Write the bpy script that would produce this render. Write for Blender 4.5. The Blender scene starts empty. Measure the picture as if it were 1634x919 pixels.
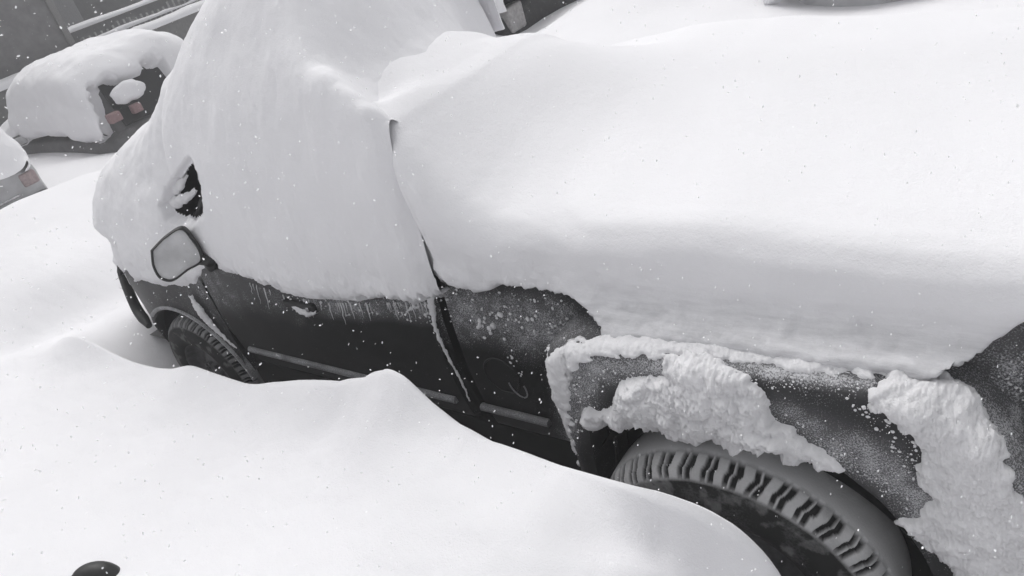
import bpy, bmesh, math, random
import numpy as np
from mathutils import Matrix, Vector

random.seed(4)
HAZE = .0135
RNG = np.random.default_rng(7)
SC = bpy.context.scene
COL = SC.collection
R = math.radians

# ------------------------------------------------------------------ camera
PW, PH, FPX = 1634.0, 919.0, 1200.0
ROLL, PITCH, YAW = R(18), R(30), R(43.1)
CP = np.array([0.0, -1.6, 2.5])
_f = np.array([0, math.cos(PITCH), -math.sin(PITCH)]); _r = np.array([1.0, 0, 0]); _u = np.cross(_r, _f)
_R = math.cos(ROLL) * _r - math.sin(ROLL) * _u
_U = math.sin(ROLL) * _r + math.cos(ROLL) * _u
_Z = np.array([[math.cos(YAW), -math.sin(YAW), 0], [math.sin(YAW), math.cos(YAW), 0], [0, 0, 1]])
AX = np.array([_Z @ _R, _Z @ _U, _Z @ -_f])           # camera axes in the world

def ray(px, py):
    return np.array([px - PW / 2, -(py - PH / 2), -FPX]) @ AX
def atY(px, py, Y):
    r = ray(px, py); return CP + r * (Y - CP[1]) / r[1]
def atZ(px, py, Z):
    r = ray(px, py); return CP + r * (Z - CP[2]) / r[2]
def atX(px, py, X):
    r = ray(px, py); return CP + r * (X - CP[0]) / r[0]
def photo(P):
    c = (np.asarray(P, float) - CP) @ AX.T
    d = np.maximum(-c[..., 2], 1e-3)
    return np.stack([PW / 2 + FPX * c[..., 0] / d, PH / 2 - FPX * c[..., 1] / d], -1)

cam = bpy.data.cameras.new('camera'); camo = bpy.data.objects.new('camera', cam); COL.objects.link(camo)
M = Matrix.Identity(4)
for i in range(3):
    for j in range(3):
        M[j][i] = AX[i][j]
    M[i][3] = CP[i]
camo.matrix_world = M
cam.sensor_width = 36; cam.lens = FPX / PW * 36; cam.clip_end = 2000; cam.clip_start = 0.02
SC.camera = camo

# ------------------------------------------------------------------ maths helpers
def smooth(a, b, x):
    t = np.clip((x - a) / (b - a), 0, 1); return t * t * (3 - 2 * t)

def _hash(i, j, k, s):
    h = (i.astype(np.int64) * 374761393 + j.astype(np.int64) * 668265263 + k.astype(np.int64) * 2147483647 + s * 974634541) & 0xffffffff
    h = ((h ^ (h >> 13)) * 1274126177) & 0xffffffff
    h = ((h ^ (h >> 16)) * 2246822519) & 0xffffffff
    return ((h ^ (h >> 13)) & 0xffffff) / float(0xffffff) * 2 - 1

def vnoise(P, seed=0):
    P = np.asarray(P, float); F = np.floor(P); t = P - F; I = F.astype(np.int64)
    t = t * t * t * (t * (t * 6 - 15) + 10)
    o = 0
    for a in (0, 1):
        for b in (0, 1):
            for c in (0, 1):
                w = (t[..., 0] if a else 1 - t[..., 0]) * (t[..., 1] if b else 1 - t[..., 1]) * (t[..., 2] if c else 1 - t[..., 2])
                o = o + w * _hash(I[..., 0] + a, I[..., 1] + b, I[..., 2] + c, seed)
    return o
def fbm(P, sc, octv=4, seed=0, gain=.5):
    P = np.asarray(P, float) * sc; a = 1; o = 0; n = 0
    for k in range(octv):
        o = o + a * vnoise(P + 17.3 * k, seed + k); n += a; a *= gain; P = P * 2.03
    return o / n

def sdist(Q, poly):
    """signed distance of points Q (...,2) to a polygon, positive inside"""
    poly = np.asarray(poly, float); sh = Q.shape[:-1]; Q = Q.reshape(-1, 2)
    d = np.full(len(Q), 1e9); ins = np.zeros(len(Q), bool)
    for k in range(len(poly)):
        a, b = poly[k], poly[(k + 1) % len(poly)]
        e = b - a; w = Q - a
        t = np.clip((w @ e) / max(e @ e, 1e-9), 0, 1)
        d = np.minimum(d, np.hypot(*(w - t[:, None] * e).T))
        c = (a[1] > Q[:, 1]) != (b[1] > Q[:, 1])
        with np.errstate(divide='ignore', invalid='ignore'):
            xi = a[0] + (Q[:, 1] - a[1]) / (b[1] - a[1]) * (b[0] - a[0])
        ins ^= c & (Q[:, 0] < xi)
    return np.where(ins, d, -d).reshape(sh)

def tps(pts, lam=1e-3):
    """thin plate spline through (x,y,z) points, as a function"""
    pts = np.asarray(pts, float); n = len(pts)
    def U(r2): return 0.5 * r2 * np.log(r2 + 1e-9)
    d2 = ((pts[:, None, :2] - pts[None, :, :2]) ** 2).sum(-1)
    A = np.zeros((n + 3, n + 3)); A[:n, :n] = U(d2) + lam * np.eye(n)
    A[:n, n] = 1; A[:n, n + 1:] = pts[:, :2]; A[n:, :n] = A[:n, n:].T
    w = np.linalg.solve(A, np.r_[pts[:, 2], 0, 0, 0])
    def f(x, y):
        sh = x.shape; x = x.ravel(); y = y.ravel(); o = np.empty(len(x))
        for s in range(0, len(x), 20000):
            X = x[s:s + 20000]; Y = y[s:s + 20000]
            o[s:s + 20000] = U((X[:, None] - pts[:, 0]) ** 2 + (Y[:, None] - pts[:, 1]) ** 2) @ w[:n] + w[n] + w[n + 1] * X + w[n + 2] * Y
        return o.reshape(sh)
    return f

def hermite(xs, ys, x):
    """monotone cubic through xs, ys (ys may have columns)"""
    xs = np.asarray(xs, float); ys = np.asarray(ys, float)
    if ys.ndim > 1:
        return np.stack([hermite(xs, ys[:, k], x) for k in range(ys.shape[1])], -1)
    h = np.diff(xs); dl = np.diff(ys) / h
    m = np.zeros(len(xs)); m[0], m[-1] = dl[0], dl[-1]
    for k in range(1, len(xs) - 1):
        if dl[k - 1] * dl[k] > 0:
            w1, w2 = 2 * h[k] + h[k - 1], h[k] + 2 * h[k - 1]
            m[k] = (w1 + w2) / (w1 / dl[k - 1] + w2 / dl[k])
    x = np.clip(x, xs[0], xs[-1]); i = np.clip(np.searchsorted(xs, x) - 1, 0, len(h) - 1)
    t = (x - xs[i]) / h[i]
    return ((1 + 2 * t) * (1 - t) ** 2 * ys[i] + t * (1 - t) ** 2 * h[i] * m[i] + t * t * (3 - 2 * t) * ys[i + 1] + t * t * (t - 1) * h[i] * m[i + 1])

def curve(pts, n):
    """smooth curve through pts (tangents weighted by spacing), n samples evenly spread by length"""
    P = np.asarray(pts, float); h = np.maximum(np.linalg.norm(np.diff(P, axis=0), axis=1), 1e-9)[:, None]
    d = np.diff(P, axis=0) / h; m = np.empty_like(P); m[0], m[-1] = d[0], d[-1]
    m[1:-1] = (d[:-1] * h[1:] + d[1:] * h[:-1]) / (h[:-1] + h[1:])
    out = []
    for k in range(len(P) - 1):
        t = np.linspace(0, 1, 24, endpoint=(k == len(P) - 2))[:, None]
        out.append((1 + 2 * t) * (1 - t) ** 2 * P[k] + t * (1 - t) ** 2 * h[k] * m[k] + t * t * (3 - 2 * t) * P[k + 1] + t * t * (t - 1) * h[k] * m[k + 1])
    Q = np.vstack(out); s = np.r_[0, np.cumsum(np.linalg.norm(np.diff(Q, axis=0), axis=1))]
    u = np.linspace(0, s[-1], n)
    return np.stack([np.interp(u, s, Q[:, k]) for k in range(Q.shape[1])], -1)

def normals(P):
    du = np.gradient(P, axis=0); dv = np.gradient(P, axis=1)
    n = np.cross(du, dv); return n / np.maximum(np.linalg.norm(n, axis=-1, keepdims=True), 1e-9)

# ------------------------------------------------------------------ object helpers
def link(name, me, mat, parent=None):
    o = bpy.data.objects.new(name, me); COL.objects.link(o)
    if mat: me.materials.append(mat)
    if parent is not None: o.parent = parent; o.matrix_parent_inverse = Matrix.Translation(-parent.location) if False else Matrix.Identity(4)
    return o
def tag(o, label=None, cat=None, group=None, kind=None):
    for k, v in (('label', label), ('category', cat), ('group', group), ('kind', kind)):
        if v: o[k] = v
    return o
def empty(name, loc, label, cat, group=None, rz=0):
    o = bpy.data.objects.new(name, None); COL.objects.link(o); o.location = loc; o.rotation_euler = (0, 0, rz)
    return tag(o, label, cat, group)

class MB:
    """collects vertices and faces of one mesh (world or local coordinates)"""
    def __init__(s): s.v = []; s.f = []; s.a = {}
    def add(s, V, F, **at):
        n = len(s.v); V = [tuple(map(float, p)) for p in V]
        s.v += V; s.f += [tuple(i + n for i in f) for f in F]
        for k in set(list(s.a) + list(at)):
            L = s.a.setdefault(k, []); L += [0.0] * (n - len(L))
            v = at.get(k, 0.0); L += list(np.broadcast_to(v, (len(V),)).astype(float))
        return s
    def grid(s, P, closeu=False, closev=False, keep=None, **at):
        nu, nv = P.shape[:2]; F = []
        for i in range(nu if closeu else nu - 1):
            for j in range(nv if closev else nv - 1):
                q = (i * nv + j, ((i + 1) % nu) * nv + j, ((i + 1) % nu) * nv + (j + 1) % nv, i * nv + (j + 1) % nv)
                if keep is None or any(keep[k // nv, k % nv] for k in q): F.append(q)
        at = {k: (np.asarray(v).ravel() if np.ndim(v) else v) for k, v in at.items()}
        return s.add(P.reshape(-1, 3), F, **at)
    def box(s, a, b, bev=0.0, **at):
        bm = bmesh.new(); bmesh.ops.create_cube(bm, size=1)
        a = np.minimum(a, b) if False else np.array(a, float); b = np.array(b, float)
        for v in bm.verts:
            for k in range(3): v.co[k] = (a[k] + b[k]) / 2 + v.co[k] * (b[k] - a[k])
        if bev: bmesh.ops.bevel(bm, geom=bm.edges[:], offset=bev, segments=3, profile=.6, affect='EDGES')
        bm.verts.index_update()
        s.add([v.co for v in bm.verts], [[v.index for v in f.verts] for f in bm.faces], **at); bm.free(); return s
    def tube(s, pts, rad, n=10, **at):
        P = np.asarray(pts, float); m = len(P); rad = np.broadcast_to(rad, (m,))
        T = np.gradient(P, axis=0); T /= np.linalg.norm(T, axis=1, keepdims=True)
        up = np.array([0, 0, 1.0]) if abs(T[0][2]) < .9 else np.array([1.0, 0, 0])
        G = []
        for k in range(m):
            x = np.cross(T[k], up); x /= np.linalg.norm(x); y = np.cross(x, T[k])
            a = np.linspace(0, 2 * np.pi, n, endpoint=False)
            G.append(P[k] + rad[k] * (np.cos(a)[:, None] * x + np.sin(a)[:, None] * y))
        G = np.array(G); s.grid(G, closev=True, **at)
        s.add(G[0], [tuple(range(n))[::-1]], **at); s.add(G[-1], [tuple(range(n))], **at); return s
    def build(s, name, mat, parent=None, smoothsh=True, autosmooth=None):
        me = bpy.data.meshes.new(name); me.from_pydata(s.v, [], s.f); me.validate()
        for k, L in s.a.items():
            L = L + [0.0] * (len(s.v) - len(L))
            at = me.attributes.new(k, 'FLOAT', 'POINT'); at.data.foreach_set('value', np.array(L, np.float32))
        bm = bmesh.new(); bm.from_mesh(me)
        loose = [v for v in bm.verts if not v.link_faces]
        if loose: bmesh.ops.delete(bm, geom=loose, context='VERTS')
        bmesh.ops.recalc_face_normals(bm, faces=bm.faces[:]); bm.to_mesh(me); bm.free()
        if smoothsh:
            me.polygons.foreach_set('use_smooth', [True] * len(me.polygons))
            if autosmooth: me.set_sharp_from_angle(angle=R(autosmooth))
        o = link(name, me, mat, None)
        if parent is not None:
            o.parent = parent
        return o

# ------------------------------------------------------------------ materials
def mat(name):
    m = bpy.data.materials.new(name); m.use_nodes = True; nt = m.node_tree
    b = nt.nodes['Principled BSDF']; return m, nt, b
def N(nt, t, **kw):
    n = nt.nodes.new(t)
    for k, v in kw.items():
        if k in n.inputs: n.inputs[k].default_value = v
        else: setattr(n, k, v)
    return n
def ramp(nt, src, a, b, ca=(0, 0, 0, 1), cb=(1, 1, 1, 1)):
    r = N(nt, 'ShaderNodeValToRGB'); r.color_ramp.elements[0].position = a; r.color_ramp.elements[1].position = b
    r.color_ramp.elements[0].color = ca; r.color_ramp.elements[1].color = cb
    nt.links.new(src, r.inputs[0]); return r.outputs[0]
def bump(nt, b, src, strength, dist, prev=None):
    n = N(nt, 'ShaderNodeBump', Strength=strength, Distance=dist); nt.links.new(src, n.inputs['Height'])
    if prev is not None: nt.links.new(prev, n.inputs['Normal'])
    nt.links.new(n.outputs[0], b.inputs['Normal']); return n.outputs[0]

def snow_mat(name, col=(.80, .795, .815), fine=.35, rough=.0):
    m, nt, b = mat(name)
    tc = N(nt, 'ShaderNodeTexCoord').outputs['Object']
    n0 = N(nt, 'ShaderNodeTexNoise', Scale=2.2, Detail=4.0); nt.links.new(tc, n0.inputs['Vector'])
    c = ramp(nt, n0.outputs[0], .3, .7, (col[0] * .965, col[1] * .965, col[2] * .965, 1), (*col, 1)); nt.links.new(c, b.inputs['Base Color'])
    b.inputs['Roughness'].default_value = .75; b.inputs['Specular IOR Level'].default_value = .25
    n1 = N(nt, 'ShaderNodeTexNoise', Scale=26.0, Detail=6.0, Roughness=.65); nt.links.new(tc, n1.inputs['Vector'])
    n2 = N(nt, 'ShaderNodeTexNoise', Scale=210.0, Detail=3.0, Roughness=.7); nt.links.new(tc, n2.inputs['Vector'])
    p = bump(nt, b, n1.outputs[0], .25 + rough, .012)
    bump(nt, b, n2.outputs[0], fine, .004, p)
    return m
SNOW = snow_mat('fresh_snow')
THIN = snow_mat('thin_blown_snow', (.80, .795, .815), .45, .1)
def _thin(nt):
    # where the blown layer is thin the dark paint greys it in streaks
    b = nt.nodes['Principled BSDF']; old = b.inputs['Base Color'].links[0].from_socket
    tc = N(nt, 'ShaderNodeTexCoord').outputs['Object']; mp = N(nt, 'ShaderNodeMapping'); mp.inputs['Scale'].default_value = (7, 30, 60); nt.links.new(tc, mp.inputs[0])
    n = N(nt, 'ShaderNodeTexNoise', Scale=1.0, Detail=6.0, Roughness=.7); nt.links.new(mp.outputs[0], n.inputs['Vector'])
    at = N(nt, 'ShaderNodeAttribute', attribute_name='thin').outputs['Fac']
    r = ramp(nt, n.outputs[0], .25, .75); m1 = N(nt, 'ShaderNodeMath', operation='MULTIPLY'); nt.links.new(r, m1.inputs[0]); nt.links.new(at, m1.inputs[1])
    mx = N(nt, 'ShaderNodeMix', data_type='RGBA'); nt.links.new(m1.outputs[0], mx.inputs['Factor']); nt.links.new(old, mx.inputs['A']); mx.inputs['B'].default_value = (.33, .33, .34, 1)
    nt.links.new(mx.outputs['Result'], b.inputs['Base Color'])
_thin(THIN.node_tree)
CRUST = snow_mat('crusted_snow', (.80, .795, .81), .7, .4)
DRIFT = snow_mat('drifted_snow', (.80, .795, .815), .5, .0)

def paint(name, col, rough=.35, dusty=True, coat=.3, flake=.5, metal=0.0):
    """car paint; the 'dust' attribute says how much blown snow sticks there"""
    m, nt, b = mat(name); L = nt.links
    tc = N(nt, 'ShaderNodeTexCoord').outputs['Object']
    b.inputs['Metallic'].default_value = metal
    b.inputs['Coat Weight'].default_value = coat * .2; b.inputs['Coat Roughness'].default_value = .2; b.inputs['Specular IOR Level'].default_value = .2
    at = N(nt, 'ShaderNodeAttribute', attribute_name='dust').outputs['Fac']
    n1 = N(nt, 'ShaderNodeTexNoise', Scale=240.0, Detail=5.0, Roughness=.7); L.new(tc, n1.inputs['Vector'])
    n2 = N(nt, 'ShaderNodeTexNoise', Scale=14.0, Detail=4.0); L.new(tc, n2.inputs['Vector'])
    # threshold: speck where noise + dust*gain > 1
    a1 = N(nt, 'ShaderNodeMath', operation='MULTIPLY_ADD'); L.new(n2.outputs[0], a1.inputs[0]); a1.inputs[1].default_value = .35; L.new(n1.outputs[0], a1.inputs[2])
    a2 = N(nt, 'ShaderNodeMath', operation='MULTIPLY_ADD'); L.new(at, a2.inputs[0]); a2.inputs[1].default_value = .40; L.new(a1.outputs[0], a2.inputs[2])
    f = ramp(nt, a2.outputs[0], .86, 1.10)
    fm = N(nt, 'ShaderNodeMapRange'); L.new(at, fm.inputs[0]); fm.inputs[1].default_value = .12; fm.inputs[2].default_value = .8; fm.inputs[3].default_value = 0; fm.inputs[4].default_value = .26
    fs = N(nt, 'ShaderNodeMath', operation='MULTIPLY_ADD'); L.new(f, fs.inputs[0]); fs.inputs[1].default_value = .8; L.new(fm.outputs[0], fs.inputs[2]); fs.use_clamp = True
    mx = N(nt, 'ShaderNodeMix', data_type='RGBA'); L.new(fs.outputs[0], mx.inputs['Factor'])
    n3 = N(nt, 'ShaderNodeTexNoise', Scale=5.0, Detail=5.0); L.new(tc, n3.inputs['Vector'])
    base = ramp(nt, n3.outputs[0], .3, .75, (*[c * .8 for c in col], 1), (*[c * 1.25 + .004 for c in col], 1))
    L.new(base, mx.inputs['A']); mx.inputs['B'].default_value = (.60, .60, .62, 1)
    L.new(mx.outputs['Result'], b.inputs['Base Color'])
    rr = N(nt, 'ShaderNodeMapRange'); L.new(f, rr.inputs[0]); rr.inputs[3].default_value = rough; rr.inputs[4].default_value = .9
    L.new(rr.outputs[0], b.inputs['Roughness'])
    bump(nt, b, f, .6, .003)
    return m
def plain(name, col, rough=.5, metal=0.0, bumps=0.0, scale=40.0):
    m, nt, b = mat(name); tc = N(nt, 'ShaderNodeTexCoord').outputs['Object']
    n = N(nt, 'ShaderNodeTexNoise', Scale=scale, Detail=5.0); nt.links.new(tc, n.inputs['Vector'])
    c = ramp(nt, n.outputs[0], .3, .7, (*[k * .75 for k in col], 1), (*[k * 1.2 for k in col], 1)); nt.links.new(c, b.inputs['Base Color'])
    b.inputs['Roughness'].default_value = rough; b.inputs['Metallic'].default_value = metal
    if bumps: bump(nt, b, n.outputs[0], bumps, .01)
    return m
PAINT = paint('charcoal_paint', (.007, .007, .0075), .45)
FENDER = paint('matte_fender_paint', (.016, .016, .017), .6, coat=.05)
RUBBER = paint('tyre_rubber', (.012, .012, .012), .8, coat=0)
TRIM = paint('side_trim', (.16, .16, .165), .4, coat=.1)
BLACK = plain('black_plastic', (.012, .012, .012), .5)
DEEP = plain('underbody', (.006, .006, .006), .9)
STEEL = plain('rim_steel', (.13, .13, .135), .5, .5)
GLASS = plain('dark_glass', (.008, .009, .010), .35)
GLASS.node_tree.nodes['Principled BSDF'].inputs['Specular IOR Level'].default_value = .25
MIRROR = plain('frosted_mirror', (.56, .56, .57), .5, .0, 0, 8)
CHROME = plain('chrome', (.45, .45, .46), .2, .9)
REDLENS = plain('red_lens', (.24, .15, .152), .5)
CLEARLENS = plain('pale_lens', (.34, .33, .33), .25)
SILVER = paint('silver_paint', (.42, .42, .43), .35)
GREYPAINT = paint('grey_paint', (.10, .098, .10), .45)
WALLM = plain('grey_render', (.15, .146, .15), .9, 0, .3, 6)
FARM = plain('dark_boards', (.09, .09, .092), .9, 0, .3, 5)
WOOD = plain('weathered_wood', (.12, .118, .116), .9, 0, .2, 12)

# ------------------------------------------------------------------ snow ground
near_pts, both_pts, far_pts = [], [], []
crest = [(272, 588), (310, 585), (345, 597), (385, 610), (440, 609), (480, 606), (530, 607), (575, 602), (602, 592), (620, 588), (640, 598), (668, 622),
         (700, 650), (740, 678), (790, 703), (850, 725), (900, 742), (1000, 770), (1060, 785), (1110, 803), (1160, 830), (1205, 868), (1240, 912), (1258, 945)]
def yc(x):           # where the wind-cut edge of the drift runs, beside the truck
    return -.42 - .09 * smooth(-2.2, -1.0, np.asarray(x, float))
for px, py in crest:
    p = atY(px, py, -.45); p = atY(px, py, float(yc(p[0]))); near_pts.append(tuple(p))
for px, py, z in [(0, 919, .93), (150, 919, .95), (300, 919, .97), (450, 919, 1.0), (620, 919, 1.03), (800, 919, 1.06), (920, 919, 1.03), (1040, 919, .95), (1140, 919, .86),
                  (0, 760, .84), (200, 760, .86), (400, 760, .91), (560, 760, 1.0), (690, 740, 1.08), (780, 780, 1.08), (870, 830, 1.07), (960, 850, 1.0), (1060, 870, .92),
                  (250, 680, .79), (400, 690, .84), (540, 670, .96)]:
    near_pts.append(tuple(atZ(px, py, z)))
for px, py, z in [(0, 640, .76), (120, 640, .75), (60, 560, .72), (0, 480, .74), (90, 440, .76), (150, 350, .78), (0, 400, .78), (60, 370, .79), (0, 334, .80), (85, 303, .80), (150, 275, .80)]:
    both_pts.append(tuple(atZ(px, py, z)))
both_pts += [(-5.6, -1.5, .76), (-4, -2.5, .92), (0, -1.6, .95), (0, -3, .95), (2, -2, .8), (3, -1, .75), (1.2, -.7, .6), (-2, -4, .95)]
for px, py, z in [(830, 71, .86), (935, 0, 1.12), (1000, -25, 1.15), (780, 55, 1.02), (700, 70, 1.1), (880, 38, .98), (1240, 14, .93), (1300, 18, .88), (1400, 20, .90), (1520, 0, .95), (1100, 5, 1.02),
                  (165, 244, .33), (60, 240, .33), (110, 248, .36), (110, 262, .5), (40, 262, .42)]:
    far_pts.append(tuple(atZ(px, py, z)))
far_pts += [(-9, .2, .5), (-9.4, 2.2, .4), (-7.6, 2.4, .5), (-7, 3.2, .5), (-15, 3, .2), (-11, -2, .4), (-9, -5, .5), (-14, 6, .15), (-10, 9, .2), (-5, 9, .4), (0, 9, .5), (5, 9, .5), (9, 5, .5), (9, -2, .6), (6, -7, .6), (0, -7, .9), (-5, -7, .7),
            (3, 2, .8), (-3, 2.1, 1.0), (-2, 2.3, 1.1), (-1, 2.6, 1.1), (0.5, 2.6, 1.1), (-5.5, 1.4, .5), (-5.4, .6, .45), (-5.1, .0, .42), (-4.75, -.2, .40), (-6, 3, .6), (-5.4, -.45, .55), (2, 4, .9)]
FN = tps(near_pts + both_pts, 2e-4); FF = tps(far_pts + both_pts, 1e-3)
def bumpg(x, y, cx_, cy_, sx, sy, rot=0.):
    dx, dy = x - cx_, y - cy_; c, s_ = math.cos(rot), math.sin(rot)
    return np.exp(-(((c * dx + s_ * dy) / sx) ** 2 + ((-s_ * dx + c * dy) / sy) ** 2))
def GZ_(x, y):
    x = np.asarray(x, float); y = np.asarray(y, float); k = yc(x)
    over = np.maximum(y - k, 0)
    dn = over - .03 * (1 - np.exp(-over / .03))
    A = np.clip(FN(np.maximum(x, -6), np.minimum(y, k)), .3, 1.25) - .95 * (1 - np.exp(-dn / .10)) * smooth(-5.2, -4.0, x)
    B = np.clip(FF(x, y), -.1, 1.3)
    w = np.maximum(smooth(1.0, 2.0, y), np.maximum(smooth(-4.5, -5.6, x), smooth(1.4, 2.6, x)))
    z = A * (1 - w) + B * w
    r = np.hypot(x + 2.5, y - 1); w = smooth(11, 16, r); z = z * (1 - w) + .1 * w
    m1 = atZ(212, 556, .66)
    z = z + .19 * bumpg(x, y, m1[0], m1[1], .42, .20, .35)
    A0, A1 = atZ(622, 590, 1.08)[:2], atZ(868, 815, 1.07)[:2]; e = A1 - A0; L = np.hypot(*e); e = e / L
    t_ = (x - A0[0]) * e[0] + (y - A0[1]) * e[1]; d_ = np.abs(-(x - A0[0]) * e[1] + (y - A0[1]) * e[0] + .03 * np.sin(t_ * 4))
    z = z + .055 * np.exp(-np.sqrt(d_ ** 2 + .02 ** 2 * (1 + 5 * np.clip(t_ / L, 0, 1)) ** 2) / .08) * smooth(-.06, .03, t_) * smooth(L * 1.1, L * .3, t_)
    P = np.stack([x, y, 0 * x], -1)
    z = z + .0016 * fbm(P, 34, 3, 15)
    return z + .016 * fbm(P, 1.3, 3, 5) * smooth(0.3, 1.2, r) + .004 * fbm(P * np.array([1, 2.2, 1]), 7, 4, 9)
_cp = np.array([atY(a, b, -.45) for a, b in crest]); _cp = np.array([atY(a, b, float(yc(p[0]))) for (a, b), p in zip(crest, _cp)])
_o = np.argsort(_cp[:, 0]); _cp = _cp[_o]; _cx = np.linspace(_cp[0, 0], _cp[-1, 0], 400)
_cr = hermite(_cp[:, 0], _cp[:, 2], _cx) - GZ_(_cx, yc(_cx))
def GZ(x, y):
    c = np.interp(x, _cx, _cr) * smooth(_cx[0] - .5, _cx[0], x) * smooth(_cx[-1] + .5, _cx[-1], x)
    return GZ_(x, y) + c * np.exp(-(np.clip(yc(x) - y, 0, None) / .30) ** 2) * smooth(1.4, .8, y)
def spaced(lo, hi, fine_lo, fine_hi, h, grow=1.12):
    xs = list(np.arange(fine_lo, fine_hi, h)); s = h; x = fine_lo
    while x > lo: s *= grow; x -= s; xs.insert(0, x)
    s = h; x = xs[-1]
    while x < hi: s *= grow; x += s; xs.append(x)
    return np.array(xs)
gx = spaced(-90, 80, -5.4, .6, .016, 1.07); gy = spaced(-80, 90, -1.8, .2, .014, 1.07)
X, Y = np.meshgrid(gx, gy, indexing='ij')
g = MB().grid(np.stack([X, Y, GZ(X, Y)], -1)).build('snow_ground', DRIFT)
tag(g, kind='structure')

# ------------------------------------------------------------------ the pickup truck
TB = (-2.4, .8, 0.0)
truck = empty('pickup_truck', TB, 'dark charcoal pickup truck half buried in drifted snow, left side showing', 'truck')
T0 = np.array(TB)
def part(mb, name, mt, parent=None, autosmooth=40):
    """mb holds world coordinates; store them relative to the truck's base"""
    if parent is None: parent = truck
    mb.v = [tuple(np.array(v) - T0) for v in mb.v]
    return mb.build(name, mt, parent, True, autosmooth)

def ybody(x, z):
    """left flank of cab and bed, a shallow barrel shape"""
    z = np.asarray(z, float)
    return .035 * np.clip((z - .86) / .34, -2, 0) ** 2 + .02 * np.clip((z - .86) / .34, 0, 2) ** 2 + .20 * smooth(.5, .3, z)
def flank(x0, x1, z0, z1, off=0., h=.012, edge=.008):
    nx, nz = max(4, int((x1 - x0) / h)), max(4, int((z1 - z0) / h))
    x = np.linspace(x0, x1, nx); z = np.linspace(z0, z1, nz); Xg, Zg = np.meshgrid(x, z, indexing='ij')
    e = np.minimum(np.minimum(Xg - x0, x1 - Xg), np.minimum(Zg - z0, z1 - Zg))
    Yg = ybody(Xg, Zg) - off + (off + .012) * (1 - np.sqrt(np.clip(1 - (1 - np.clip(e / edge, 0, 1)) ** 2, 0, 1)))
    return np.stack([Xg, Yg, Zg], -1)
# pictures of where blown snow sticks to the paint, as outlines in the photograph
DUSTS = [([(690, 455), (780, 470), (880, 480), (945, 525), (900, 545), (850, 560), (800, 540), (720, 530)], .56, 45),
         ([(305, 430), (420, 445), (500, 478), (480, 510), (400, 490), (330, 500)], .34, 40),
         ([(470, 470), (690, 480), (700, 510), (560, 505), (480, 495)], .5, 22),
         ([(900, 575), (1070, 565), (1060, 600), (960, 610), (925, 680), (905, 720), (885, 600)], .62, 30),
         ([(1240, 650), (1420, 720), (1480, 800), (1470, 830), (1400, 770), (1330, 730)], .56, 34),
         ([(1500, 600), (1634, 560), (1634, 800), (1600, 740), (1560, 640)], .55, 30),
         ([(1150, 575), (1390, 605), (1390, 620), (1150, 590)], .7, 16),
         ([(1290, 540), (1634, 480), (1634, 600), (1500, 620)], .5, 60)]
def dust(P, base=.02):
    q = photo(P); d = np.full(P.shape[:-1], base)
    for poly, amt, fe in DUSTS:
        d = np.maximum(d, base + (amt - base) * smooth(-fe, fe * .5, sdist(q, poly)))
    return d + .1 * fbm(P, 5, 3, 21)

# cab shell: sides, sloping pillars and roof, hidden for the most part under snow
cab_sec = []
CX = np.array([-3.62, -3.5, -3.3, -3.05, -2.6, -2.3, -1.97, -1.93])
roofz = np.array([1.16, 1.2, 1.45, 1.66, 1.70, 1.55, 1.4, 1.3]); 
for x, zr in zip(CX, roofz):
    e = .03 if x in (-3.62, -1.93) else 0
    L = [(.20, .33), (.06 + e, .46), (.022 + e, .6), (.0 + e, .86), (.012 + e, 1.06), (.03 + e, 1.15)]
    top = [(.10, min(zr, 1.32)), (.17, min(zr, 1.58)), (.26, zr - .02 if zr > 1.3 else zr), (.5, zr), (.8, zr + .01)]
    s = L + top; s = s + [(1.6 - a, b) for a, b in s[-2::-1]]
    cab_sec.append(curve(s, 90))
cx = np.linspace(CX[0], CX[-1], 80)
cg = np.stack([np.concatenate([np.full((1, 1), x), ], 1) for x in cx]).reshape(-1, 1, 1) * np.ones((1, 90, 1))
cg = np.concatenate([cg, hermite(CX, np.array(cab_sec).reshape(len(CX), -1), cx).reshape(len(cx), 90, 2)], -1)
mb = MB().grid(cg, dust=dust(cg)); n = 90
mb.add(cg[0], [tuple(range(n))]); mb.add(cg[-1], [tuple(range(n))[::-1]])
cab = part(mb, 'cab', PAINT)
# door skin
dg = flank(-3.53, -1.94, .5, 1.135, .012); 
part(MB().grid(dg, dust=dust(dg)), 'door', PAINT)
door = truck.children[-1]

# side window glass of the front quarter
wq = [(-4.2, 1.08), (-3.2, 1.12), (-3.12, 1.58), (-3.32, 1.66), (-4.05, 1.52)]
mb = MB(); V = [(x, .13 + (z - 1.17) * .2, z) for x, z in wq] + [(x, .15 + (z - 1.17) * .2, z) for x, z in wq]
mb.add(V, [tuple(range(5)), tuple(range(5, 10))] + [(k, (k + 1) % 5, 5 + (k + 1) % 5, 5 + k) for k in range(5)]); part(mb, 'side_window', GLASS)
mb = MB().tube([(-3.64, .06, 1.19), (-3.45, .08, 1.33), (-3.3, .11, 1.47), (-3.12, .17, 1.62)], .022); part(mb, 'windshield_pillar', BLACK)
mb = MB().tube([(-3.47, .055, 1.16), (-3.45, .075, 1.3), (-3.43, .09, 1.38)], .012); part(mb, 'window_divider', BLACK)
# handle with its recess
hc = atY(482, 487, -.01)
mb = MB().box(hc + [-.115, -.02, -.018], hc + [.10, .02, .022], .012)
hd = part(mb, 'door_handle', BLACK, door)
mb = MB().box(hc + [.055, -.028, -.012], hc + [.075, -.018, .012], .004); part(mb, 'lock_cylinder', CHROME, hd)
hs = hc + [.0, -.022, -.03]
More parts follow.
